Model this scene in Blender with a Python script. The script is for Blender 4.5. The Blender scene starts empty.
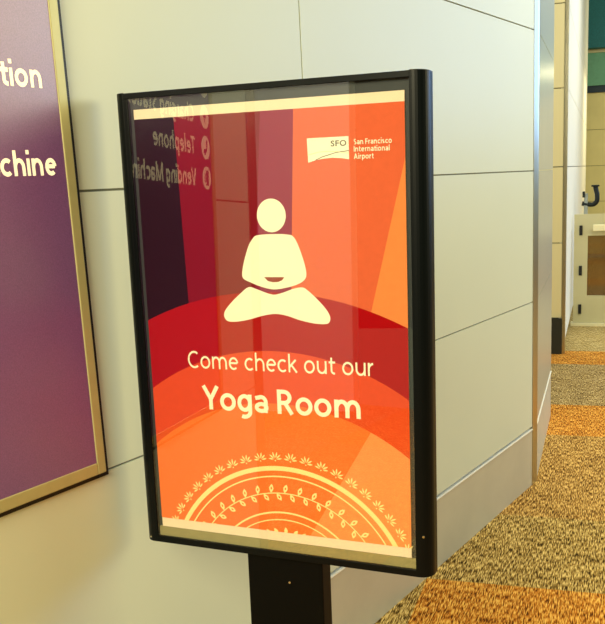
import bpy, bmesh, math, random
from mathutils import Vector, Matrix
random.seed(7)
scene = bpy.context.scene
COL = scene.collection
V = Vector

# ------------------------------------------------------------------ helpers
def lin(rgb):
    out = []
    for c in rgb:
        c = c / 255.0
        out.append(c / 12.92 if c <= 0.04045 else ((c + 0.055) / 1.055) ** 2.4)
    return (out[0], out[1], out[2], 1.0)

def mat(name, rgb, rough=0.5, metal=0.0, spec=0.5, coat=0.0, coat_rough=0.1, noise=0.04, nscale=30.0,
        bump=0.0, bscale=200.0, stretch=None, fringe=None):
    m = bpy.data.materials.new(name); m.use_nodes = True
    nt = m.node_tree; b = nt.nodes['Principled BSDF']
    base = lin(rgb)
    b.inputs['Roughness'].default_value = rough
    b.inputs['Metallic'].default_value = metal
    b.inputs['Specular IOR Level'].default_value = spec
    b.inputs['Coat Weight'].default_value = coat
    b.inputs['Coat Roughness'].default_value = coat_rough
    tc = nt.nodes.new('ShaderNodeTexCoord'); mp = nt.nodes.new('ShaderNodeMapping')
    if stretch: mp.inputs['Scale'].default_value = stretch
    nt.links.new(tc.outputs['Object'], mp.inputs['Vector'])
    n = nt.nodes.new('ShaderNodeTexNoise'); n.inputs['Scale'].default_value = nscale
    n.inputs['Detail'].default_value = 4
    nt.links.new(mp.outputs['Vector'], n.inputs['Vector'])
    r = nt.nodes.new('ShaderNodeValToRGB')
    r.color_ramp.elements[0].position = 0.25; r.color_ramp.elements[1].position = 0.75
    lo = tuple(c * (1 - noise) for c in base[:3]) + (1,)
    hi = tuple(min(1, c * (1 + noise)) for c in base[:3]) + (1,)
    r.color_ramp.elements[0].color = lo; r.color_ramp.elements[1].color = hi
    nt.links.new(n.outputs['Fac'], r.inputs['Fac'])
    nt.links.new(r.outputs['Color'], b.inputs['Base Color'])
    if bump:
        n2 = nt.nodes.new('ShaderNodeTexNoise'); n2.inputs['Scale'].default_value = bscale
        nt.links.new(mp.outputs['Vector'], n2.inputs['Vector'])
        bp = nt.nodes.new('ShaderNodeBump'); bp.inputs['Strength'].default_value = bump
        bp.inputs['Distance'].default_value = 0.002
        nt.links.new(n2.outputs['Fac'], bp.inputs['Height'])
        nt.links.new(bp.outputs['Normal'], b.inputs['Normal'])
    return m

def pane_mat(name, refl, tint=(1, 1, 1, 1), rough=0.0):
    m = bpy.data.materials.new(name); m.use_nodes = True
    nt = m.node_tree; nt.nodes.remove(nt.nodes['Principled BSDF'])
    out = nt.nodes['Material Output']
    t = nt.nodes.new('ShaderNodeBsdfTransparent'); t.inputs['Color'].default_value = tint
    g = nt.nodes.new('ShaderNodeBsdfGlossy'); g.inputs['Roughness'].default_value = rough
    mx = nt.nodes.new('ShaderNodeMixShader'); mx.inputs['Fac'].default_value = refl
    nt.links.new(t.outputs[0], mx.inputs[1]); nt.links.new(g.outputs[0], mx.inputs[2])
    nt.links.new(mx.outputs[0], out.inputs['Surface'])
    return m

def carpet_mat(name, dark, mid, light):
    """loop pile carpet: strands run along the object's local y axis"""
    m = bpy.data.materials.new(name); m.use_nodes = True
    nt = m.node_tree; b = nt.nodes['Principled BSDF']
    b.inputs['Roughness'].default_value = 0.95; b.inputs['Specular IOR Level'].default_value = 0.1
    tc = nt.nodes.new('ShaderNodeTexCoord')
    def noise(sc, scale, detail=2.0, rough=0.5):
        mp = nt.nodes.new('ShaderNodeMapping'); mp.inputs['Scale'].default_value = sc
        nt.links.new(tc.outputs['Object'], mp.inputs['Vector'])
        n = nt.nodes.new('ShaderNodeTexNoise'); n.inputs['Scale'].default_value = scale
        n.inputs['Detail'].default_value = detail; n.inputs['Roughness'].default_value = rough
        nt.links.new(mp.outputs['Vector'], n.inputs['Vector']); return n
    a = noise((1.0, 0.11, 1.0), 250.0, 1.0, 0.5)
    c = noise((1.0, 0.40, 1.0), 60.0, 2.0, 0.6)
    d = noise((1.0, 1.0, 1.0), 9.0, 2.0, 0.5)
    def mix(x, y, f):
        k = nt.nodes.new('ShaderNodeMath'); k.operation = 'MULTIPLY'; k.inputs[1].default_value = f
        nt.links.new(y.outputs[0], k.inputs[0])
        s = nt.nodes.new('ShaderNodeMath'); s.operation = 'ADD'
        nt.links.new(x.outputs[0], s.inputs[0]); nt.links.new(k.outputs[0], s.inputs[1]); return s
    s = mix(mix(a, c, 0.38), d, 0.20)
    r = nt.nodes.new('ShaderNodeValToRGB'); e = r.color_ramp.elements
    e[0].position = 0.62; e[0].color = lin(dark); e[1].position = 0.96; e[1].color = lin(light)
    q = e.new(0.77); q.color = lin(mid)
    k = nt.nodes.new('ShaderNodeMath'); k.operation = 'MULTIPLY'; k.inputs[1].default_value = 1.0
    nt.links.new(s.outputs[0], k.inputs[0])
    nt.links.new(k.outputs[0], r.inputs['Fac']); nt.links.new(r.outputs['Color'], b.inputs['Base Color'])
    bp = nt.nodes.new('ShaderNodeBump'); bp.inputs['Strength'].default_value = 0.9; bp.inputs['Distance'].default_value = 0.006
    nt.links.new(s.outputs[0], bp.inputs['Height']); nt.links.new(bp.outputs['Normal'], b.inputs['Normal'])
    return m

class Frame:
    """a local frame: P = o + x*a + y*b + z*c"""
    def __init__(s, o, x, y, z): s.o, s.x, s.y, s.z = V(o), V(x), V(y), V(z)
    def __call__(s, a, b, c): return s.o + s.x * a + s.y * b + s.z * c
    def box(s, bm, a0, a1, b0, b1, c0, c1, mi=0):
        vs = [bm.verts.new(s(a, b, c)) for a in (a0, a1) for b in (b0, b1) for c in (c0, c1)]
        for q in ((0, 1, 3, 2), (4, 6, 7, 5), (0, 4, 5, 1), (2, 3, 7, 6), (0, 2, 6, 4), (1, 5, 7, 3)):
            f = bm.faces.new([vs[i] for i in q]); f.material_index = mi
    def prism(s, bm, pts, b0, b1, mi=0):
        """polygon in the a-c plane, extruded along b"""
        A = [bm.verts.new(s(a, b0, c)) for a, c in pts]; B = [bm.verts.new(s(a, b1, c)) for a, c in pts]
        n = len(pts)
        for f in ([bm.faces.new(A)], [bm.faces.new(B[::-1])], [bm.faces.new([A[i], B[i], B[(i + 1) % n], A[(i + 1) % n]]) for i in range(n)]):
            for g in f: g.material_index = mi
    def column(s, bm, pts, c0, c1, mi=0):
        """profile in the a-b plane, extruded along c"""
        A = [bm.verts.new(s(a, b, c0)) for a, b in pts]; B = [bm.verts.new(s(a, b, c1)) for a, b in pts]
        n = len(pts)
        bm.faces.new(A); bm.faces.new(B[::-1])
        for i in range(n): bm.faces.new([A[i], B[i], B[(i + 1) % n], A[(i + 1) % n]])
    def flat(s, bm, pts, b, mi=0):
        f = bm.faces.new([bm.verts.new(s(a, b, c)) for a, c in pts]); f.material_index = mi

def tube(bm, pts, rad, seg=10):
    rings = []
    for i, p in enumerate(pts):
        d = (pts[min(i + 1, len(pts) - 1)] - pts[max(i - 1, 0)]).normalized()
        s = d.cross(V((0.3, 0.9, 0.2))).normalized(); u = s.cross(d).normalized()
        rings.append([bm.verts.new(p + s * math.cos(2 * math.pi * k / seg) * rad + u * math.sin(2 * math.pi * k / seg) * rad) for k in range(seg)])
    for a, b in zip(rings, rings[1:]):
        for k in range(seg): bm.faces.new([a[k], a[(k + 1) % seg], b[(k + 1) % seg], b[k]])
    bm.faces.new(rings[0]); bm.faces.new(rings[-1][::-1])

def build(name, bm, mats, parent=None, recalc=True, bevel=0.0, smooth=False, origin=None):
    """link the bmesh as one object; vertices are given in world space"""
    if recalc: bmesh.ops.recalc_face_normals(bm, faces=bm.faces[:])
    o_ = origin
    if o_ is None:
        o_ = V((0, 0, 0))
        if parent is None and len(bm.verts):
            lo = [min(v.co[i] for v in bm.verts) for i in range(3)]; hi = [max(v.co[i] for v in bm.verts) for i in range(3)]
            o_ = V(((lo[0] + hi[0]) / 2, (lo[1] + hi[1]) / 2, lo[2]))
        else:
            o_ = WORLD.get(parent.name, V((0, 0, 0)))
    for v in bm.verts: v.co -= o_
    me = bpy.data.meshes.new(name); bm.to_mesh(me); bm.free()
    if smooth:
        for f in me.polygons: f.use_smooth = True
    for m in (mats if isinstance(mats, (list, tuple)) else [mats]): me.materials.append(m)
    o = bpy.data.objects.new(name, me); COL.objects.link(o)
    if parent is not None:
        o.parent = parent; WORLD[o.name] = o_
    else:
        o.location = o_; WORLD[o.name] = o_
    if bevel:
        bv = o.modifiers.new('bevel', 'BEVEL'); bv.width = bevel; bv.segments = 2; bv.limit_method = 'ANGLE'
    return o
WORLD = {}

def thing(name, label, cat, loc, group=None):
    o = bpy.data.objects.new(name, None); COL.objects.link(o); o.location = loc; o.empty_display_size = 0.1
    o['label'] = label; o['category'] = cat
    if group: o['group'] = group
    WORLD[o.name] = V(loc)
    return o

def struct(name, bm, m, **k):
    o = build(name, bm, m, **k); o['kind'] = 'structure'; return o

def text_polys(s, bold=0.0, mi_res=4, spacing=1.0):
    """outline text as flat triangles in its own x-y plane, with its bounding box"""
    cu = bpy.data.curves.new('type', 'FONT'); cu.body = s; cu.size = 1.0; cu.fill_mode = 'FRONT'
    cu.resolution_u = mi_res; cu.offset = bold; cu.space_character = spacing
    o = bpy.data.objects.new('type', cu); COL.objects.link(o)
    dg = bpy.context.evaluated_depsgraph_get(); dg.update()
    me = bpy.data.meshes.new_from_object(o.evaluated_get(dg))
    vs = [(v.co.x, v.co.y) for v in me.vertices]; fs = [tuple(p.vertices) for p in me.polygons]
    bpy.data.objects.remove(o); bpy.data.curves.remove(cu); bpy.data.meshes.remove(me)
    return vs, fs

CAP = None
def put_text(bm, fr, s, a0, a1, base, base1, cap, b, bold=0.0, mi=0, spacing=1.0):
    """write s from a0 to a1 on a baseline rising from base to base1, capitals `cap` high"""
    global CAP
    if CAP is None:
        CAP = max(y for x, y in text_polys('H')[0])
    vs, fs = text_polys(s, bold, 4, spacing)
    x0 = min(x for x, y in vs); x1 = max(x for x, y in vs)
    sx = (a1 - a0) / (x1 - x0); sy = cap / CAP
    vv = []
    for x, y in vs:
        k = (x - x0) / (x1 - x0)
        vv.append(bm.verts.new(fr(a0 + (x - x0) * sx, b, base + (base1 - base) * k + y * sy)))
    for f in fs:
        try:
            g = bm.faces.new([vv[i] for i in f]); g.material_index = mi
        except ValueError: pass

# --- a drawn humanist sans: centre-line strokes given a pen width
def arc(cx, cy, rx, ry, a0, a1, n=22):
    return [(cx + rx * math.cos(math.radians(a0 + (a1 - a0) * k / n)), cy + ry * math.sin(math.radians(a0 + (a1 - a0) * k / n))) for k in range(n + 1)]
def glyph(ch, w):
    """strokes and outer width for one character; capitals are 1 high, pen width w"""
    h = w / 2; X = 0.72; A = 1.05; o = 0.012
    def arch(x0, x1): 
        ry = 0.30; return [(x0, 0.36)] + arc((x0 + x1) / 2, X + o - h - ry, (x1 - x0) / 2, ry, 180, 0) + [(x1, 0)]
    if ch == 'o': return [arc(.355, X / 2, .355 - h, X / 2 + o - h, 0, 360, 44)], .71
    if ch == 'O': return [arc(.5, .5, .5 - h, .5 + o - h, 0, 360, 48)], 1.0
    if ch == 'c': return [arc(.355, X / 2, .355 - h, X / 2 + o - h, 48, 312, 36)], .60
    if ch == 'e': return [[(h + .02, .385), (.66 - h, .385)] , arc(.335, X / 2, .335 - h, X / 2 + o - h, 5, 312, 40)], .67
    if ch == 'C': return [arc(.47, .5, .47 - h, .5 + o - h, 52, 308, 40)], .78
    if ch == 'n': return [[(h, 0), (h, X)], arch(h, .64 - h)], .64
    if ch == 'h': return [[(h, 0), (h, A)], arch(h, .64 - h)], .64
    if ch == 'm':
        m = .53; return [[(h, 0), (h, X)], arch(h, m), arch(m, 1.06 - h)], 1.06
    if ch == 'u': return [[(.64 - h, X), (.64 - h, 0)], [(.64 - x, X - y) for x, y in arch(h, .64 - h)]], .64
    if ch == 'r': return [[(h, 0), (h, X)], [(h, .34)] + arc(.36, .36, .36 - h, X + o - h - .36, 180, 95)], .40
    if ch == 'i': return [[(.06, 0), (.06, X)], [(.06, X + .17), (.06, X + .17 + max(w, .12))]], .12
    if ch == 'l': return [[(h, 0), (h, A)]], w
    if ch == 't': return [[(.17, .93), (.17, .22)] + arc(.37, .22, .20, .22 + o - h, 180, 275, 14), [(0, X - h), (.42, X - h)]], .42
    if ch == 'k': return [[(h, 0), (h, A)], [(h, .30), (.50, X)], [(.20, .42), (.56, 0)]], .60
    if ch == 'a': return [[(.04, X - .13)] + arc(.29, .43, .27 - h + .02, X + o - h - .43, 118, 0, 20) + [(.56 - h, 0)],
                          arc(.30, .215, .30 - h, .215 + o - h, 0, 360, 36)], .56
    if ch == 'g': return [arc(.32, X / 2, .32 - h, X / 2 + o - h, 0, 360, 40), [(.64 - h, X), (.64 - h, 0)] + arc(.30, 0, .34 - h, .30 - h, 0, -118, 24)], .64
    if ch == 'p': return [[(h, X), (h, -.30)], arc(.335, X / 2, .335 - h, X / 2 + o - h, 0, 360, 40)], .67
    if ch == 'd': return [[(.67 - h, A), (.67 - h, 0)], arc(.335, X / 2, .335 - h, X / 2 + o - h, 0, 360, 40)], .67
    if ch == 's': return [arc(.25, .53, .23 - h, .19 + o - h, 50, 262, 22) + arc(.25, .18, .25 - h, .18 + o - h, 82, -130, 22)], .50
    if ch == 'S': return [arc(.30, .745, .28 - h, .255 + o - h, 45, 262, 24) + arc(.30, .255, .30 - h, .255 + o - h, 80, -135, 24)], .60
    if ch == 'Y': return [[(h, 1), (.40, .44)], [(.80 - h, 1), (.40, .44)], [(.40, .52), (.40, 0)]], .80
    if ch == 'V': return [[(h, 1), (.43, 0)], [(.86 - h, 1), (.43, 0)]], .86
    if ch == 'M': return [[(h, 0), (h, 1)], [(1.02 - h, 0), (1.02 - h, 1)], [(h, 1), (.51, .05)], [(1.02 - h, 1), (.51, .05)]], 1.02
    if ch == 'T': return [[(0, 1 - h), (.74, 1 - h)], [(.37, 1 - h), (.37, 0)]], .74
    if ch == 'F': return [[(h, 0), (h, 1)], [(h, 1 - h), (.54, 1 - h)], [(h, .50), (.50, .50)]], .54
    if ch == 'I': return [[(h, 0), (h, 1)]], w
    if ch == 'A': return [[(h, 0), (.42, 1)], [(.84 - h, 0), (.42, 1)], [(.17, .32), (.67, .32)]], .84
    if ch == 'R':
        r = (1 - h - .46) / 2
        return [[(h, 0), (h, 1)], [(h, 1 - h), (.30, 1 - h)] + arc(.30, .46 + r, .62 - h - .30, r, 90, -90, 20) + [(h, .46)], [(.33, .46), (.62, 0)]], .66
    return [], .0
def pen(bm, fr, s, a0, a1, base, base1, cap, w, b, track=0.13, mi=0):
    """write s with the drawn letters, fitted between a0 and a1"""
    runs, x = [], 0.0
    for i, ch in enumerate(s):
        if ch == ' ': x += 0.31; continue
        st, wd = glyph(ch, w)
        if i and s[i - 1] in 'YVT' and ch in 'oe': x -= 0.10
        if i and s[i - 1] in 'rt' : x -= 0.04
        if i and s[i - 1] in 'oecgap' and ch in 'oecg': x -= 0.05
        runs += [[(x + p, q) for p, q in r] for r in st]
        x += wd + track
    total = x - track; kx = (a1 - a0) / total; h = w / 2
    for k_, r in enumerate(runs):
        bb = b + (3e-5 if fr is WA else -3e-5) * (k_ % 6)
        def P(p): return fr(a0 + p[0] * kx, bb, base + (base1 - base) * p[0] / total + p[1] * cap)
        r = [q for i, q in enumerate(r) if i == 0 or math.hypot(q[0] - r[i - 1][0], q[1] - r[i - 1][1]) > 1e-4]
        closed = abs(r[0][0] - r[-1][0]) < 1e-6 and abs(r[0][1] - r[-1][1]) < 1e-6
        L, R = [], []
        for i in range(len(r)):
            def nrm(u, v):
                d = math.hypot(v[0] - u[0], v[1] - u[1]) or 1; return (-(v[1] - u[1]) / d, (v[0] - u[0]) / d)
            n0 = nrm(r[i - 1], r[i]) if i else (nrm(r[-2], r[-1]) if closed else None)
            n1_ = nrm(r[i], r[i + 1]) if i < len(r) - 1 else (nrm(r[0], r[1]) if closed else None)
            n0 = n0 or n1_; n1_ = n1_ or n0
            m = (n0[0] + n1_[0], n0[1] + n1_[1]); k = 2 / max(0.5, m[0] ** 2 + m[1] ** 2); 
            L.append(bm.verts.new(P((r[i][0] + m[0] * k * h, r[i][1] + m[1] * k * h)))); R.append(bm.verts.new(P((r[i][0] - m[0] * k * h, r[i][1] - m[1] * k * h))))
        for i in range(len(r) - 1):
            f = bm.faces.new([L[i], L[i + 1], R[i + 1], R[i]]); f.material_index = mi

def clip(poly, clipper):
    """Sutherland-Hodgman; clipper convex, counter-clockwise"""
    out = list(poly)
    for i in range(len(clipper)):
        A, B = clipper[i], clipper[(i + 1) % len(clipper)]
        inp, out = out, []
        def ins(p): return (B[0] - A[0]) * (p[1] - A[1]) - (B[1] - A[1]) * (p[0] - A[0]) >= -1e-12
        for j in range(len(inp)):
            P, Q = inp[j - 1], inp[j]
            if ins(P) != ins(Q):
                d1 = (B[0] - A[0]) * (P[1] - A[1]) - (B[1] - A[1]) * (P[0] - A[0])
                d2 = (B[0] - A[0]) * (Q[1] - A[1]) - (B[1] - A[1]) * (Q[0] - A[0])
                k = d1 / (d1 - d2); out.append((P[0] + (Q[0] - P[0]) * k, P[1] + (Q[1] - P[1]) * k))
            if ins(Q): out.append(Q)
        if not out: return []
    return out

def disc(cx, cy, r, n=160): return [(cx + r * math.cos(2 * math.pi * i / n), cy + r * math.sin(2 * math.pi * i / n)) for i in range(n)]

def smooth_closed(pts, k=5):
    out = []; n = len(pts)
    for i in range(n):
        p0, p1, p2, p3 = pts[i - 1], pts[i], pts[(i + 1) % n], pts[(i + 2) % n]
        for j in range(k):
            t = j / k
            out.append(tuple(0.5 * (2 * p1[d] + (p2[d] - p0[d]) * t + (2 * p0[d] - 5 * p1[d] + 4 * p2[d] - p3[d]) * t * t
                                    + (3 * p1[d] - p0[d] - 3 * p2[d] + p3[d]) * t ** 3) for d in (0, 1)))
    return out

# ------------------------------------------------------------------ materials
M_panel = mat('wall panel laminate', (217, 222, 200), rough=0.38, spec=0.4, noise=0.012, nscale=3, bump=0.03, bscale=500)
M_joint = mat('panel joint', (138, 136, 114), rough=0.8)
M_steel = mat('brushed stainless steel', (196, 190, 170), rough=0.3, metal=1.0, noise=0.08, nscale=60, stretch=(6, 6, 0.2))
M_kick = mat('stainless kick plate', (208, 205, 186), rough=0.45, metal=0.35, noise=0.06, nscale=5)
M_satin = mat('satin metal cladding', (204, 206, 194), rough=0.32, metal=0.6, noise=0.08, nscale=50, stretch=(6, 6, 0.2))
M_darkbase = mat('dark rubber base', (44, 48, 44), rough=0.6)
M_white = mat('white corridor laminate', (246, 243, 228), rough=0.65, noise=0.012, nscale=3)
M_tan = mat('cream corridor laminate', (250, 242, 200), rough=0.45, noise=0.015, nscale=3)
M_back = mat('far hall wall', (214, 204, 146), rough=0.6, noise=0.05, nscale=4)
M_soffit = mat('green soffit', (104, 164, 138), rough=0.6, noise=0.08, nscale=20)
M_fascia = mat('teal bulkhead', (26, 104, 116), rough=0.7, noise=0.22, nscale=60)
M_trimdark = mat('dark trim', (18, 44, 62), rough=0.5)
M_black = mat('black powder coat', (3, 7, 10), rough=0.34, spec=0.18, noise=0.1, nscale=200)
M_blackpost = mat('black steel post', (3, 3, 3), rough=0.5, spec=0.12, noise=0.1, nscale=100)
M_ledge = mat('olive bottom ledge', (150, 142, 96), rough=0.6, noise=0.06, nscale=60)
M_mount = mat('slate mount board', (40, 48, 50), rough=0.6, noise=0.06, nscale=60)
M_paper = mat('cream paper', (244, 226, 196), rough=0.8, noise=0.01)
M_screw = mat('bright screw', (210, 208, 200), rough=0.25, metal=1.0)
M_glass = pane_mat('poster acrylic', 0.135, rough=0.0)
M_glassback = pane_mat('acrylic inner faces', 0.0)
def ink(name, rgb): return mat('ink ' + name, rgb, rough=0.85, spec=0.03, noise=0.035, nscale=90)
I_plum = ink('plum', (30, 0, 12)); I_crim = ink('crimson', (128, 2, 30)); I_mag = ink('magenta', (146, 36, 70))
I_coral = ink('coral', (224, 104, 66)); I_oran = ink('orange', (242, 142, 78)); I_red = ink('red', (172, 0, 12))
I_verm = ink('vermilion', (226, 76, 36)); I_amber = ink('amber', (247, 118, 52)); I_peach = ink('peach', (250, 150, 88))
I_cream = mat('ink cream', (255, 250, 222), rough=0.75, noise=0.01)
I_yell = mat('ink pale yellow', (255, 236, 160), rough=0.75, noise=0.01)
I_grey = ink('grey', (96, 92, 72)); I_brown = ink('brown', (150, 62, 40))
M_purple = mat('purple directory face', (126, 84, 146), rough=0.28, spec=1.0, noise=0.22, nscale=420, bump=0.10, bscale=700)
M_alu = mat('champagne aluminium frame', (190, 184, 132), rough=0.42, metal=0.25, noise=0.04, nscale=40)
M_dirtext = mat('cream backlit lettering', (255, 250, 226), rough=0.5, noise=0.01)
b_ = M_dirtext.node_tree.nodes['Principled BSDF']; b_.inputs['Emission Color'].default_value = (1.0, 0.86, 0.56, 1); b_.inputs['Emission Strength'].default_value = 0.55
M_gate = mat('cream gate metal', (204, 198, 158), rough=0.4, noise=0.03, nscale=8)
M_hinge_shade = mat('black hinge and gap shade', (10, 12, 14), rough=0.5)
M_bar = mat('pale push bar', (246, 238, 196), rough=0.35)
M_gateglass = pane_mat('gate glass', 0.16, (0.52, 0.44, 0.38, 1), 0.05)
M_fix = mat('dark gunmetal', (40, 46, 48), rough=0.35, metal=0.6)
M_fixpost = mat('pale grey post', (166, 172, 164), rough=0.4)
C_or = carpet_mat('carpet orange', (92, 48, 8), (200, 120, 34), (255, 196, 92))
C_ol = carpet_mat('carpet olive', (58, 40, 12), (160, 124, 58), (244, 208, 128))
C_go = carpet_mat('carpet golden', (78, 48, 12), (166, 120, 54), (246, 200, 116))
C_gr = carpet_mat('carpet grey brown', (76, 58, 32), (154, 124, 72), (226, 196, 134))
C_pa = carpet_mat('carpet pale olive', (92, 76, 36), (180, 150, 84), (232, 208, 146))

# ------------------------------------------------------------------ frames of reference
t1 = V((0.5274, 0.8496, 0)); n1 = V((0.8496, -0.5274, 0)); Z = V((0, 0, 1))
WA = Frame(n1 * -1.42414, t1, n1, Z)                     # near wall: a along, b out of the wall, c height
corner = WA(3.867, 0, 0)
t2 = V((0.2715, 0.9624, 0)); n2 = V((0.9624, -0.2715, 0))
WB = Frame(corner, t2, n2, Z)                            # wall beyond the corner and the corridor
HF = Frame(corner, n2, t2, Z)                            # hall: a across, b deep, c height
ts = V((0.9297, -0.3683, 0)); ns = V((-0.3681, -0.9292, 0.0318)).normalized()
up = V((0.0117, 0.0296, 0.9995)).normalized()
SG = Frame(ns * -1.4652, ts, -ns, up)                    # poster stand: a right, b back, c up the face

# ------------------------------------------------------------------ floor
bm = bmesh.new()
rows = [(-7.2, 1), (-6.6, 0), (-6.0, 3), (-5.4, 1), (-4.8, 0), (-4.2, 2), (-3.6, 1), (-3.0, 0), (-2.36, 3), (-1.75, 0),
        (-1.128, 1), (-0.45, 2), (0.79, 0), (1.46, 3), (2.68, 0), (3.19, 4), (3.8, 4), (11.0, 4)]
cols = [-6, -5.2, -4.59, -3.98, -3.37, -2.76, -2.15, -1.54, -0.93, -0.32, 1.2, 1.81, 2.42, 3.03, 3.64, 4.25, 4.86, 8.0]
for i in range(len(rows) - 1):
    for j in range(len(cols) - 1):
        k = rows[i][1]
        if cols[j] < -0.33 or cols[j] > 1.1: k = (1, 2, 0, 3, 1, 0, 2)[(i * 3 + j * 5) % 7]
        if j == 8: k = 1 if rows[i][0] < -0.4 else 2
        f = bm.faces.new([bm.verts.new((x, y, 0)) for x, y in ((cols[j], rows[i][0]), (cols[j + 1], rows[i][0]), (cols[j + 1], rows[i + 1][0]), (cols[j], rows[i + 1][0]))])
        f.material_index = k
bmesh.ops.remove_doubles(bm, verts=bm.verts[:], dist=1e-5)
fl = struct('floor', bm, [C_or, C_ol, C_go, C_gr, C_pa], origin=V((0, 0, 0)), recalc=False)
fl.location = corner; fl.rotation_euler = (0, 0, math.atan2(n2.y, n2.x))

# ------------------------------------------------------------------ near wall of panels
ZS = [0.2925, 0.8953, 1.4886, 2.0870, 2.6850, 3.2800, 3.8800]
G = 0.0026
def panels(bm, fr, a_list, zs, thick=0.02, depth=0.12):
    fr.box(bm, a_list[0] + 0.003, a_list[-1] - 0.003, -depth, -0.006, zs[0], zs[-1], 1)
    for a0, a1 in zip(a_list, a_list[1:]):
        for z0, z1 in zip(zs, zs[1:]):
            fr.box(bm, a0 + G, a1 - G, -thick, 0, z0 + G, z1 - G, 0)
bm = bmesh.new(); panels(bm, WA, [0.30, 2.041, 3.812], ZS)
struct('wall_left', bm, [M_panel, M_joint])
bm = bmesh.new(); panels(bm, WB, [0.03, 1.2], ZS)
struct('wall_middle', bm, [M_satin, M_bar])
def kick(name, fr, a0, a1, m, h=0.279, d=0.0):
    bm = bmesh.new(); fr.box(bm, a0, a1, -0.10, d, 0, h)
    struct(name, bm, m)
kick('baseboard_left', WA, 0.30, 3.812, M_kick); kick('baseboard_middle', WB, 0.03, 1.2, M_kick)
bm = bmesh.new(); WA.box(bm, 0.30, 3.812, -0.02, 0.0035, 0.2785, 0.2835); WB.box(bm, 0.03, 1.2, -0.02, 0.0035, 0.2785, 0.2835)
struct('trim_highlight', bm, mat('white edge highlight', (255, 254, 246), rough=0.3, noise=0.01))  # white strip paints the light caught along the kick plate's top edge
def guard(name, fr_pts):
    bm = bmesh.new()
    H = Frame((0, 0, 0), (1, 0, 0), (0, 1, 0), (0, 0, 1)); H.column(bm, fr_pts, 0.0, 3.88)
    struct(name, bm, M_steel)
def P2(v): return (v.x, v.y)
guard('trim_2', [P2(WA(3.812, 0.002, 0)), P2(WA(3.855, 0.002, 0)), P2(WB(0.004, 0.004, 0)), P2(WB(0.03, 0.003, 0)), P2(WB(0.03, -0.05, 0)), P2(WA(3.812, -0.03, 0))])
guard('trim_3', [P2(WA(0.30, 0.003, 0)), P2(WA(0.22, 0.003, 0)), P2(WA(0.215, -0.002, 0)), P2(WA(0.215, -0.12, 0)), P2(WA(0.30, -0.12, 0))])

# ------------------------------------------------------------------ wall across the opening, corridor, far hall
P0, P1 = 3.08, 10.1
ZP = [0.2961, 0.906, 1.5033, 2.0986, 2.7165, 3.3]
bm = bmesh.new()
HF.box(bm, -1.6, -0.05, P0 + 0.01, P1, 0, 4.0, 2)
for z0, z1 in zip(ZP, ZP[1:] + []):
    HF.box(bm, -1.6, -0.0265, P0 - 0.004, P0 + 0.03, z0 + 0.004, z1 - 0.004, 0)
for b0, b1 in ((P0 + 0.05, 5.1), (5.1, 6.9), (6.9, 8.7), (8.7, P1)):
    for z0, z1 in zip([0.1] + ZP[1:], ZP[1:] + [4.0]):
        HF.box(bm, -0.07, 0.0, b0 + 0.003, b1 - 0.003, z0 + 0.003, z1 - 0.003, 1)
struct('wall_right', bm, [M_tan, M_white, M_joint])
bm = bmesh.new(); HF.box(bm, -1.6, -0.020, P0 - 0.03, P0 - 0.0105, 0, 0.2935); struct('baseboard_right', bm, M_darkbase)
bm = bmesh.new(); HF.box(bm, -0.026, 0.005, P0 - 0.010, P0 + 0.03, 0, 4.0); struct('trim_4', bm, M_steel, bevel=0.004)
PB_ = 11.6
bm = bmesh.new()
HF.box(bm, -1.6, 6.0, PB_ + 0.02, PB_ + 0.12, 0, 5.0, 1)
for a0, a1 in ((-0.6, 1.2), (1.2, 3.0), (3.0, 6.0)):
    for z0, z1 in zip([0] + ZP[1:4], ZP[1:4] + [2.72]):
        HF.box(bm, a0 + .004, a1 - .004, PB_, PB_ + 0.03, z0 + 0.004, z1 - 0.004, 0)
struct('wall_back', bm, [M_back, M_joint])
bm = bmesh.new(); HF.box(bm, -0.6, 6.0, PB_ - 0.03, PB_ + 0.02, 2.70, 2.81); struct('trim_5', bm, M_trimdark)
bm = bmesh.new(); HF.box(bm, -0.6, 6.0, PB_ - 0.06, PB_ + 0.02, 2.81, 3.33); struct('trim_6', bm, M_soffit)
bm = bmesh.new(); HF.box(bm, -0.6, 6.0, PB_ - 0.09, PB_ + 0.02, 3.33, 3.38); struct('trim_7', bm, M_gate)
bm = bmesh.new(); HF.box(bm, -0.6, 6.0, PB_ - 0.3, PB_ + 0.02, 3.38, 5.0, 0); struct('wall_upper', bm, [M_fascia])

# ------------------------------------------------------------------ low gate
gb = HF(0.03, 4.44, 0)
gate = thing('low_gate', 'cream waist-high metal gate with glass pane hinged to the white corridor wall', 'gate', gb)
bm = bmesh.new()
for a in ((0.022, 0.148), (0.84, 0.965)): HF.box(bm, a[0], a[1], 4.42, 4.46, 0.03, 1.06)
HF.box(bm, 0.148, 0.84, 4.42, 4.46, 0.86, 1.06); HF.box(bm, 0.148, 0.84, 4.42, 4.46, 0.03, 0.29)
build('gate_frame', bm, M_gate, gate)
bm = bmesh.new(); HF.box(bm, 0.148, 0.84, 4.436, 4.444, 0.29, 0.86); build('glass_pane', bm, M_gateglass, gate)
bm = bmesh.new(); HF.box(bm, 0.195, 0.83, 4.36, 4.385, 0.905, 0.965); HF.box(bm, 0.22, 0.25, 4.38, 4.42, 0.92, 0.95); HF.box(bm, 0.77, 0.80, 4.38, 4.42, 0.92, 0.95)
o = build('push_bar', bm, M_bar, gate, bevel=0.006); o['label'] = 'pale horizontal push bar'
for z0 in (0.865, 0.485, 0.115):
    bm = bmesh.new(); HF.box(bm, 0.070, 0.099, 4.405, 4.43, z0, z0 + 0.092); build('hinge', bm, M_hinge_shade, gate, bevel=0.003)
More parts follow.
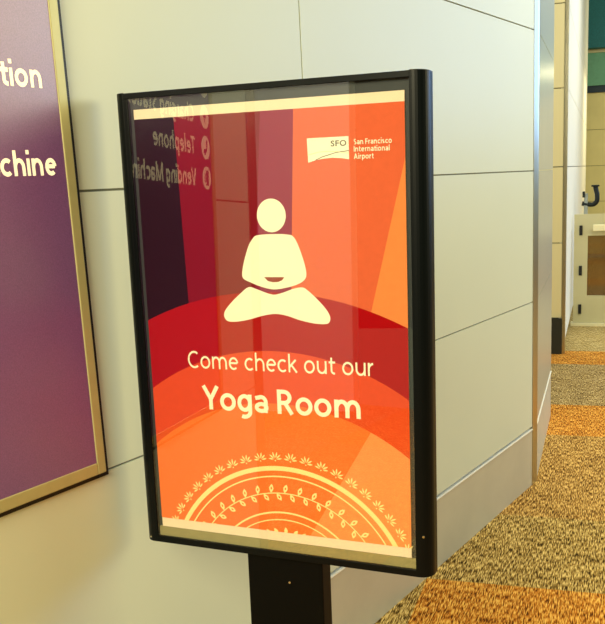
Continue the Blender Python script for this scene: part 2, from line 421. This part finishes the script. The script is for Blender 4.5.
bm = bmesh.new(); HF.box(bm, 0.0, 1.0, 4.38, 4.50, 0.0, 0.028); build('threshold', bm, M_bar, gate)

# ------------------------------------------------------------------ curved metal arm behind the gate
ab = HF(0.11, 5.2, 0)
arm = thing('metal_arm_stand', 'dark curved metal arm with a flat cap on a pale post behind the low gate', 'stand', ab)
bm = bmesh.new(); HF.box(bm, 0.09, 0.128, 5.18, 5.22, 0.0, 1.23); build('post', bm, M_fixpost, arm, bevel=0.004)
bm = bmesh.new(); HF.box(bm, 0.074, 0.1, 5.165, 5.235, 1.19, 1.25); build('clamp', bm, M_fix, arm, bevel=0.004)
bm = bmesh.new()
pts = [HF(0.07, 5.2, 1.13), HF(0.12, 5.2, 1.12), HF(0.16, 5.2, 1.115)] + \
      [HF(0.165 + 0.055 * math.sin(k / 8 * math.pi / 2), 5.2, 1.17 - 0.055 * math.cos(k / 8 * math.pi / 2)) for k in range(1, 9)] + \
      [HF(0.218, 5.2, 1.22), HF(0.205, 5.2, 1.27), HF(0.20, 5.2, 1.30)]
tube(bm, pts, 0.024); build('arm', bm, M_fix, arm, smooth=True)
bm = bmesh.new(); HF.box(bm, 0.16, 0.24, 5.16, 5.24, 1.295, 1.312); build('cap', bm, M_fix, arm, bevel=0.004)

# ------------------------------------------------------------------ directory sign on the near wall
dz0, dz1, da0, da1 = 0.8975, 2.08, 0.628, 1.2175
dirs = thing('directory_sign', 'purple wall directory with cream lettering in a champagne metal frame, cut by the left edge', 'sign', WA(0.917, 0.01, dz0))
bm = bmesh.new(); WA.box(bm, da0 + 0.02, da1 - 0.02, 0.004, 0.0105, dz0 + 0.02, dz1 - 0.02); build('panel', bm, M_purple, dirs)
bm = bmesh.new()
WA.box(bm, da0, da0 + 0.022, 0.004, 0.013, dz0, dz1); WA.box(bm, da1 - 0.022, da1, 0.004, 0.013, dz0, dz1)
WA.box(bm, da0 + 0.022, da1 - 0.022, 0.004, 0.013, dz0, dz0 + 0.026); WA.box(bm, da0 + 0.022, da1 - 0.022, 0.004, 0.013, dz1 - 0.026, dz1)
build('frame', bm, M_alu, dirs, bevel=0.002)
bm = bmesh.new(); WA.box(bm, da0 - 0.004, da1 + 0.0125, 0.0003, 0.004, dz0 - 0.011, dz1 + 0.004); build('shadow_gap', bm, M_hinge_shade, dirs)  # black sheet past the frame edges paints the shadow gap's dark outline
bm = bmesh.new()
pen(bm, WA, 'Charging Station', 0.764, 1.161, 1.683, 1.683, 0.0445, 0.180, 0.0110)
pen(bm, WA, 'Telephone', 0.764, 1.026, 1.602, 1.602, 0.0445, 0.180, 0.0110)
pen(bm, WA, 'Vending Machine', 0.764, 1.1740, 1.521, 1.521, 0.0445, 0.180, 0.0110)
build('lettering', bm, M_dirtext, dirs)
for k, z in enumerate((1.544, 1.625, 1.706, 1.787)):
    bm = bmesh.new()
    WA.flat(bm, disc(0.688, z, 0.031, 40), 0.0110, 0)
    if k == 0:
        WA.flat(bm, [(0.674, z - 0.02), (0.694, z - 0.02), (0.694, z + 0.02), (0.674, z + 0.02)], 0.0113, 1)
        WA.flat(bm, [(0.698, z - 0.012), (0.704, z - 0.012), (0.704, z + 0.012), (0.698, z + 0.012)], 0.0113, 1)
    elif k == 1:
        WA.flat(bm, smooth_closed([(0.676, z + 0.02), (0.684, z + 0.018), (0.684, z + 0.008), (0.681, z + 0.004), (0.690, z - 0.006), (0.695, z - 0.004), (0.703, z - 0.007), (0.702, z - 0.017), (0.694, z - 0.02), (0.680, z - 0.008), (0.673, z + 0.008)], 3), 0.0113, 1)
    elif k == 2:
        WA.flat(bm, [(0.691, z + 0.022), (0.677, z - 0.003), (0.687, z - 0.003), (0.683, z - 0.022), (0.699, z + 0.004), (0.689, z + 0.004)], 0.0113, 1)
    else:
        WA.flat(bm, [(0.676, z - 0.014), (0.700, z - 0.014), (0.700, z + 0.012), (0.676, z + 0.012)], 0.0113, 1)
    build('icon', bm, [M_dirtext, M_purple], dirs)

# ------------------------------------------------------------------ poster stand
base = SG(-0.789, 0.04, 0.047); base.z = 0
st = thing('poster_stand', 'black floor stand holding a red and orange yoga room poster under clear acrylic', 'sign stand', base)
L0, L1, R1, R0, B0, T0 = -1.122, -1.096, -0.493, -0.4625, 0.777, 1.7245
bm = bmesh.new()
def bar_profile(out, inn, s):
    r = 0.026; cx = out + s * r
    pr = [(inn, 0.0)]
    pr += [(cx - s * r * math.sin(k / 8 * math.pi / 2), r - r * math.cos(k / 8 * math.pi / 2)) for k in range(9)]
    return pr + [(out, 0.042), (inn, 0.042)]
for out, inn, s in ((L0, L1 + 0.001, 1), (R0, R1 - 0.001, -1)):
    b2 = bmesh.new()
    SG.column(bm, bar_profile(out, inn, s), B0, T0)
SG.box(bm, L1, R1, 0.0, 0.042, T0 - 0.0125, T0 - 0.001); SG.box(bm, L1, R1, 0.0, 0.042, B0, B0 + 0.0145)
SG.box(bm, L1, L1 + 0.010, 0.0, 0.042, B0 + 0.0145, T0 - 0.0125)
fo = build('frame', bm, M_black, st, bevel=0.0012); fo['label'] = 'black metal frame with rounded side bars'
bm = bmesh.new(); SG.box(bm, L1, R1, 0.010, 0.040, B0 + 0.010, T0 - 0.010); build('mount_board', bm, M_mount, st)
bm = bmesh.new(); SG.box(bm, L1 + 0.012, R1 - 0.001, 0.006, 0.0101, B0 + 0.0146, B0 + 0.0350); build('bottom_ledge', bm, M_ledge, st)
bm = bmesh.new(); SG.box(bm, L1 + 0.002, R1 - 0.001, 0.002, 0.005, B0 + 0.0145, T0 - 0.0125, 1)
for f in bm.faces:
    if all(abs((v.co - SG.o).dot(SG.y) - 0.002) < 1e-4 for v in f.verts): f.material_index = 0
gl = build('glass_pane', bm, [M_glass, M_glassback], st); gl['label'] = 'clear acrylic cover reflecting the wall'
for a, c in ((-0.4775, 0.8616), (-1.104, 0.787)):
    bm = bmesh.new(); SG.prism(bm, disc(a, c, 0.0022, 12), -0.0015, 0.01 if a > -1 else 0.02); build('screw', bm, M_screw, st)
bm = bmesh.new()
zb = 0.0606
SG.box(bm, -0.8765, -0.7025, 0.018, 0.062, zb, B0 + 0.02)
build('post', bm, M_blackpost, st, bevel=0.003)
bm = bmesh.new(); SG.prism(bm, disc(-0.7776, 0.7184, 0.0025, 12), 0.0155, 0.02); build('screw', bm, M_screw, st)
bm = bmesh.new()
bf = Frame((base.x, base.y, 0), ts, V((-ts.y, ts.x, 0)), Z)
bf.box(bm, -0.24, 0.24, -0.20, 0.18, 0.0, 0.014); build('base_plate', bm, M_black, st, bevel=0.004)

# --- the poster
PL, PR, PB, PT = -1.0765, -0.5045, 0.8125, 1.6912
AB, AT = 0.8328, 1.6722                                   # printed area between the two cream strips
rect = [(PL, AB), (PR, AB), (PR, AT), (PL, AT)]
bm = bmesh.new()
SG.box(bm, PL, PR, 0.0066, 0.0098, PB, PT, 0)
b = 0.0064; step = 0.00012
def layer(poly, mi, k):
    q = clip(poly, rect)
    if len(q) > 2: SG.flat(bm, q, b - step * k, mi)
layer(rect, 1, 0)
layer([(-1.3, 0.7), (-0.9605, 0.7), (-0.9850, 1.70), (-1.3, 1.70)], 2, 1)
layer([(-0.873, 0.7), (-0.70, 0.7), (-0.721, 1.70), (-0.790, 1.70)], 3, 1)
layer([(-0.777, 0.7), (-0.4, 0.7), (-0.4, 1.72), (-0.7202, 1.72)], 4, 2)
layer([(-0.61, 1.165), (-0.4, 1.165), (-0.4, 1.63), (-0.4905, 1.63)], 5, 3)
layer(disc(-0.7912, 0.6526, 0.6767), 6, 4)
layer(disc(-0.7852, 0.7005, 0.5114), 7, 5)
layer(disc(-0.7823, 0.6418, 0.4632), 8, 6)
wedge = clip([(-0.728, 0.82), (-0.4, 0.82), (-0.4, 1.35), (-0.585, 1.057)], disc(-0.7823, 0.6418, 0.4632))
layer(wedge, 9, 7)
po = build('poster', bm, [M_paper, I_crim, I_plum, I_mag, I_coral, I_oran, I_red, I_verm, I_amber, I_peach], st)
po['label'] = 'printed poster of plum, red and orange fields with cream art'

bp_ = 0.0052
bm = bmesh.new()
pen(bm, SG, 'Come check out our', -0.9849, -0.573, 1.1695, 1.1715, 0.0355, 0.118, bp_, 0.14)
le = build('lettering', bm, I_cream, po); le['label'] = 'smaller cream line reading Come check out our'
bm = bmesh.new()
pen(bm, SG, 'Yoga Room', -0.9565, -0.6032, 1.0835, 1.0856, 0.0500, 0.170, bp_, 0.12)
le = build('lettering', bm, I_cream, po); le['label'] = 'bold cream line reading Yoga Room'

bm = bmesh.new()
SG.flat(bm, [(-0.7776 + 0.0311 * math.cos(2 * math.pi * k / 48), 1.4773 + 0.0320 * math.sin(2 * math.pi * k / 48)) for k in range(48)], bp_)
torso = [(-0.8119, 1.4393), (-0.7947, 1.4413), (-0.77, 1.4418), (-0.7464, 1.4408), (-0.7323, 1.4364), (-0.7212, 1.4163), (-0.7107, 1.3842), (-0.7077, 1.3649), (-0.712, 1.3541), (-0.7267, 1.3453), (-0.751, 1.3385), (-0.778, 1.3347), (-0.8049, 1.3392), (-0.8293, 1.3478), (-0.845, 1.3552), (-0.8473, 1.3662), (-0.8421, 1.3883), (-0.8304, 1.419), (-0.8196, 1.4342)]
SG.flat(bm, smooth_closed(torso), bp_)
legs = [(-0.8348, 1.3384), (-0.8151, 1.3342), (-0.7932, 1.327), (-0.777, 1.3245), (-0.7563, 1.3297), (-0.7366, 1.3365), (-0.7174, 1.3393), (-0.7057, 1.3334), (-0.6874, 1.3176), (-0.6692, 1.2985), (-0.6609, 1.2835), (-0.6631, 1.2726), (-0.6727, 1.2689), (-0.6963, 1.27), (-0.7248, 1.2754), (-0.7536, 1.2835), (-0.7779, 1.2865), (-0.8054, 1.2823), (-0.8385, 1.2734), (-0.8693, 1.2685), (-0.8872, 1.2704), (-0.8933, 1.2802), (-0.8895, 1.2917), (-0.8746, 1.3078), (-0.8558, 1.3238)]
SG.flat(bm, smooth_closed(legs), bp_)
SG.flat(bm, [(-0.7989, 1.3586), (-0.7549, 1.3589), (-0.7601, 1.3528), (-0.769, 1.3492), (-0.7808, 1.3487), (-0.7914, 1.3512)], bp_ - 0.0001, 1)
fg = build('seated_figure', bm, [I_cream, I_brown], po); fg['label'] = 'cream pictogram of a person sitting cross-legged'

bm = bmesh.new()
SG.flat(bm, [(-0.6967, 1.6173), (-0.6129, 1.6173), (-0.6128, 1.5761), (-0.6259, 1.5784), (-0.6457, 1.5801), (-0.6638, 1.5791), (-0.68, 1.577), (-0.6954, 1.5731)], bp_)
def ribbon(pts, w, mi, off=0.0001):
    for (x0, y0), (x1, y1) in zip(pts, pts[1:]):
        SG.flat(bm, [(x0, y0 - w), (x1, y1 - w), (x1, y1 + w), (x0, y0 + w)], bp_ - off, mi)
ribbon([(-0.6965, 1.5868), (-0.6897, 1.5882), (-0.6714, 1.5916), (-0.6513, 1.592), (-0.6315, 1.5899), (-0.613, 1.5870)], 0.0005, 2)
ribbon([(-0.68, 1.5775), (-0.6657, 1.5827), (-0.6515, 1.5861), (-0.6395, 1.5891), (-0.6275, 1.5904), (-0.613, 1.5917)], 0.0007, 1)
put_text(bm, SG, 'SFO', -0.6486, -0.6173, 1.6008, 1.6008, 0.0098, bp_ - 0.0001, 0.022, 1, 1.1)
pen(bm, SG, 'San Francisco', -0.6028, -0.5293, 1.6020, 1.6015, 0.0098, 0.17, bp_, 0.15)
pen(bm, SG, 'International', -0.6030, -0.5335, 1.5893, 1.5885, 0.0098, 0.17, bp_, 0.15)
pen(bm, SG, 'Airport', -0.6033, -0.5644, 1.5762, 1.5757, 0.0098, 0.17, bp_, 0.15)
lo = build('airport_logo', bm, [I_cream, I_grey, I_yell], po); lo['label'] = 'cream wave logo with three short lines of airport name'

# --- mandala ornament
bm = bmesh.new()
mc = (-0.7755, 0.6940)
def pol(r, th): return (mc[0] + r * math.sin(th), mc[1] + r * math.cos(th))
def ring(r0, r1, n=110, a=1.25):
    for k in range(n):
        x0 = -a + 2 * a * k / n; x1 = -a + 2 * a * (k + 1) / n
        SG.flat(bm, [pol(r0, x0), pol(r0, x1), pol(r1, x1), pol(r1, x0)], bp_)
def petal(c, ang, ln, w, hollow=False):
    d = (math.sin(ang), math.cos(ang)); e = (d[1], -d[0])
    pr = [(0, 0), (0.3, 0.75), (0.55, 1.0), (0.8, 0.65), (1.0, 0)]
    side = [(p, q) for p, q in pr] + [(p, -q) for p, q in pr[3:0:-1]]
    pts = [(c[0] + d[0] * p * ln + e[0] * q * w, c[1] + d[1] * p * ln + e[1] * q * w) for p, q in side]
    if not hollow:
        SG.flat(bm, pts, bp_)
    else:
        m = (sum(p[0] for p in pts) / len(pts), sum(p[1] for p in pts) / len(pts))
        ins = [(m[0] + (p[0] - m[0]) * 0.35, m[1] + (p[1] - m[1]) * 0.35) for p in pts]
        for i in range(len(pts)):
            j = (i + 1) % len(pts); SG.flat(bm, [pts[i], pts[j], ins[j], ins[i]], bp_)
ring(0.2710, 0.2808); ring(0.2572, 0.2602); ring(0.1800, 0.1838, 80); ring(0.1650, 0.1674, 80); ring(0.2222, 0.2244)
for k in range(-10, 10):
    th = (k + 0.5) * 0.1163; c = pol(0.2945, th)
    for ad, ln in ((-1.42, 0.0125), (-0.88, 0.0135), (-0.32, 0.0140), (0.32, 0.0140), (0.88, 0.0135), (1.42, 0.0125)):
        q = (c[0] + 0.0028 * math.sin(th + ad), c[1] + 0.0028 * math.cos(th + ad)); petal(q, th + ad, ln, 0.0017)
    petal(pol(0.2905, th), th, 0.0036, 0.0016)
for k in range(-9, 10):
    th = k * 0.139
    petal(pol(0.2235, th), th + 0.30, 0.0200, 0.0050, True)
    petal(pol(0.2232, th + 0.06), th + 0.06 + math.pi - 0.55, 0.0185, 0.0050, True)
for k in range(-6, 7):
    th = k * 0.125
    petal(pol(0.1330, th), th + (0.5 if k > 0 else -0.5 if k < 0 else 0), 0.0175, 0.0042)
geom = bm.verts[:] + bm.edges[:] + bm.faces[:]
bmesh.ops.bisect_plane(bm, geom=geom, plane_co=SG(0, 0, AB), plane_no=-up, clear_outer=True)
ma = build('mandala_ornament', bm, I_yell, po); ma['label'] = 'pale yellow half mandala of rings, lotus flowers and leaf vine'

# ------------------------------------------------------------------ square pillar out in the hall, seen in the acrylic
ca = V((-4.22, -1.343, 0)); cb = V((-3.44, -1.97, 0)); cx_ = (cb - ca).normalized(); cy_ = V((cx_.y, -cx_.x, 0))
CF = Frame(ca, cx_, cy_, Z)
bm = bmesh.new(); CF.box(bm, 0, (cb - ca).length, 0, 0.6, 0, 3.9); struct('wall_hall', bm, M_white)
BF = Frame((-6.2, -7.0, 0), (0.76, -0.65, 0), (-0.65, -0.76, 0), Z)
bm = bmesh.new(); BF.box(bm, -6.5, 6.5, 0, 0.2, 0, 4.6); struct('added_backdrop', bm, mat('taupe backdrop', (104, 88, 74), rough=0.7))  # unseen wall added to darken what the acrylic reflects

# ------------------------------------------------------------------ light
w = bpy.data.worlds.new('hall light'); scene.world = w; w.use_nodes = True
bg = w.node_tree.nodes['Background']; bg.inputs['Color'].default_value = (0.95, 0.98, 0.52, 1); bg.inputs['Strength'].default_value = 0.25
def area(name, loc, target, sx, sy, power, color):
    l = bpy.data.lights.new(name, 'AREA'); l.shape = 'RECTANGLE'; l.size = sx; l.size_y = sy; l.energy = power; l.color = color
    o = bpy.data.objects.new(name, l); COL.objects.link(o); o.location = loc
    o.rotation_euler = (V(target) - V(loc)).to_track_quat('-Z', 'Y').to_euler(); return o
area('daylight', (7.2, 6.0, 3.1), (0.6, 3.2, 1.9), 4.8, 2.6, 180, (0.43, 0.74, 1.32))
area('hall_lamp', (5.7, 2.2, 2.9), (-0.5, 2.2, 1.6), 2.8, 1.7, 106, (1.0, 0.88, 0.46))
area('ceiling_lamp', (-1.3, -1.6, 3.1), (-0.2, 1.7, 1.2), 1.4, 1.4, 188, (1.0, 0.90, 0.56))
area('ceiling_lamp', (-2.2, -0.4, 3.6), (-3.0, -1.2, 0.6), 1.2, 1.2, 50, (0.95, 0.95, 0.85))  # added lamp, lights the hall pillar for its reflection in the acrylic
area('ceiling_lamp', tuple(HF(1.1, 0.9, 3.9)), tuple(HF(0.9, 1.2, 0)), 1.2, 1.2, 82, (1.0, 0.95, 0.74))
area('ceiling_lamp', tuple(HF(1.9, 5.0, 3.9)), tuple(HF(0.6, 5.4, 0)), 1.2, 1.2, 66, (1.0, 0.97, 0.78))  # lamp added to brighten the white corridor wall
area('corridor_lamp', tuple(HF(0.8, 8.9, 2.80)), tuple(HF(0.8, 8.9, 0)), 0.8, 0.35, 26, (1.0, 0.86, 0.48))
area('corridor_lamp', tuple(HF(2.6, 9.0, 3.6)), tuple(HF(1.5, 11.4, 1.6)), 1.2, 0.6, 60, (1.0, 0.94, 0.66))

# ------------------------------------------------------------------ camera
cd = bpy.data.cameras.new('camera'); cam = bpy.data.objects.new('camera', cd); COL.objects.link(cam)
f_px = 869.117; pitch, roll = 0.21398, -0.03759
fw = V((0, math.cos(pitch), -math.sin(pitch))); u0 = V((0, math.sin(pitch), math.cos(pitch))); r0 = V((1, 0, 0))
rr = r0 * math.cos(roll) + u0 * math.sin(roll); uu = u0 * math.cos(roll) - r0 * math.sin(roll)
mtx = Matrix((rr, uu, -fw)).transposed().to_4x4(); mtx.translation = V((0, 0, 1.5))
cam.matrix_world = mtx
cd.sensor_fit = 'VERTICAL'; cd.sensor_height = 24.0; cd.lens = f_px / 624 * 24.0
cd.shift_x = -59.74 / 624; cd.shift_y = 51.67 / 624
cd.clip_start = 0.05; cd.clip_end = 100
scene.camera = cam

vs = scene.view_settings
vs.view_transform = 'Standard'; vs.look = 'None'; vs.gamma = 1.0; vs.exposure = 0.0; vs.use_curve_mapping = False
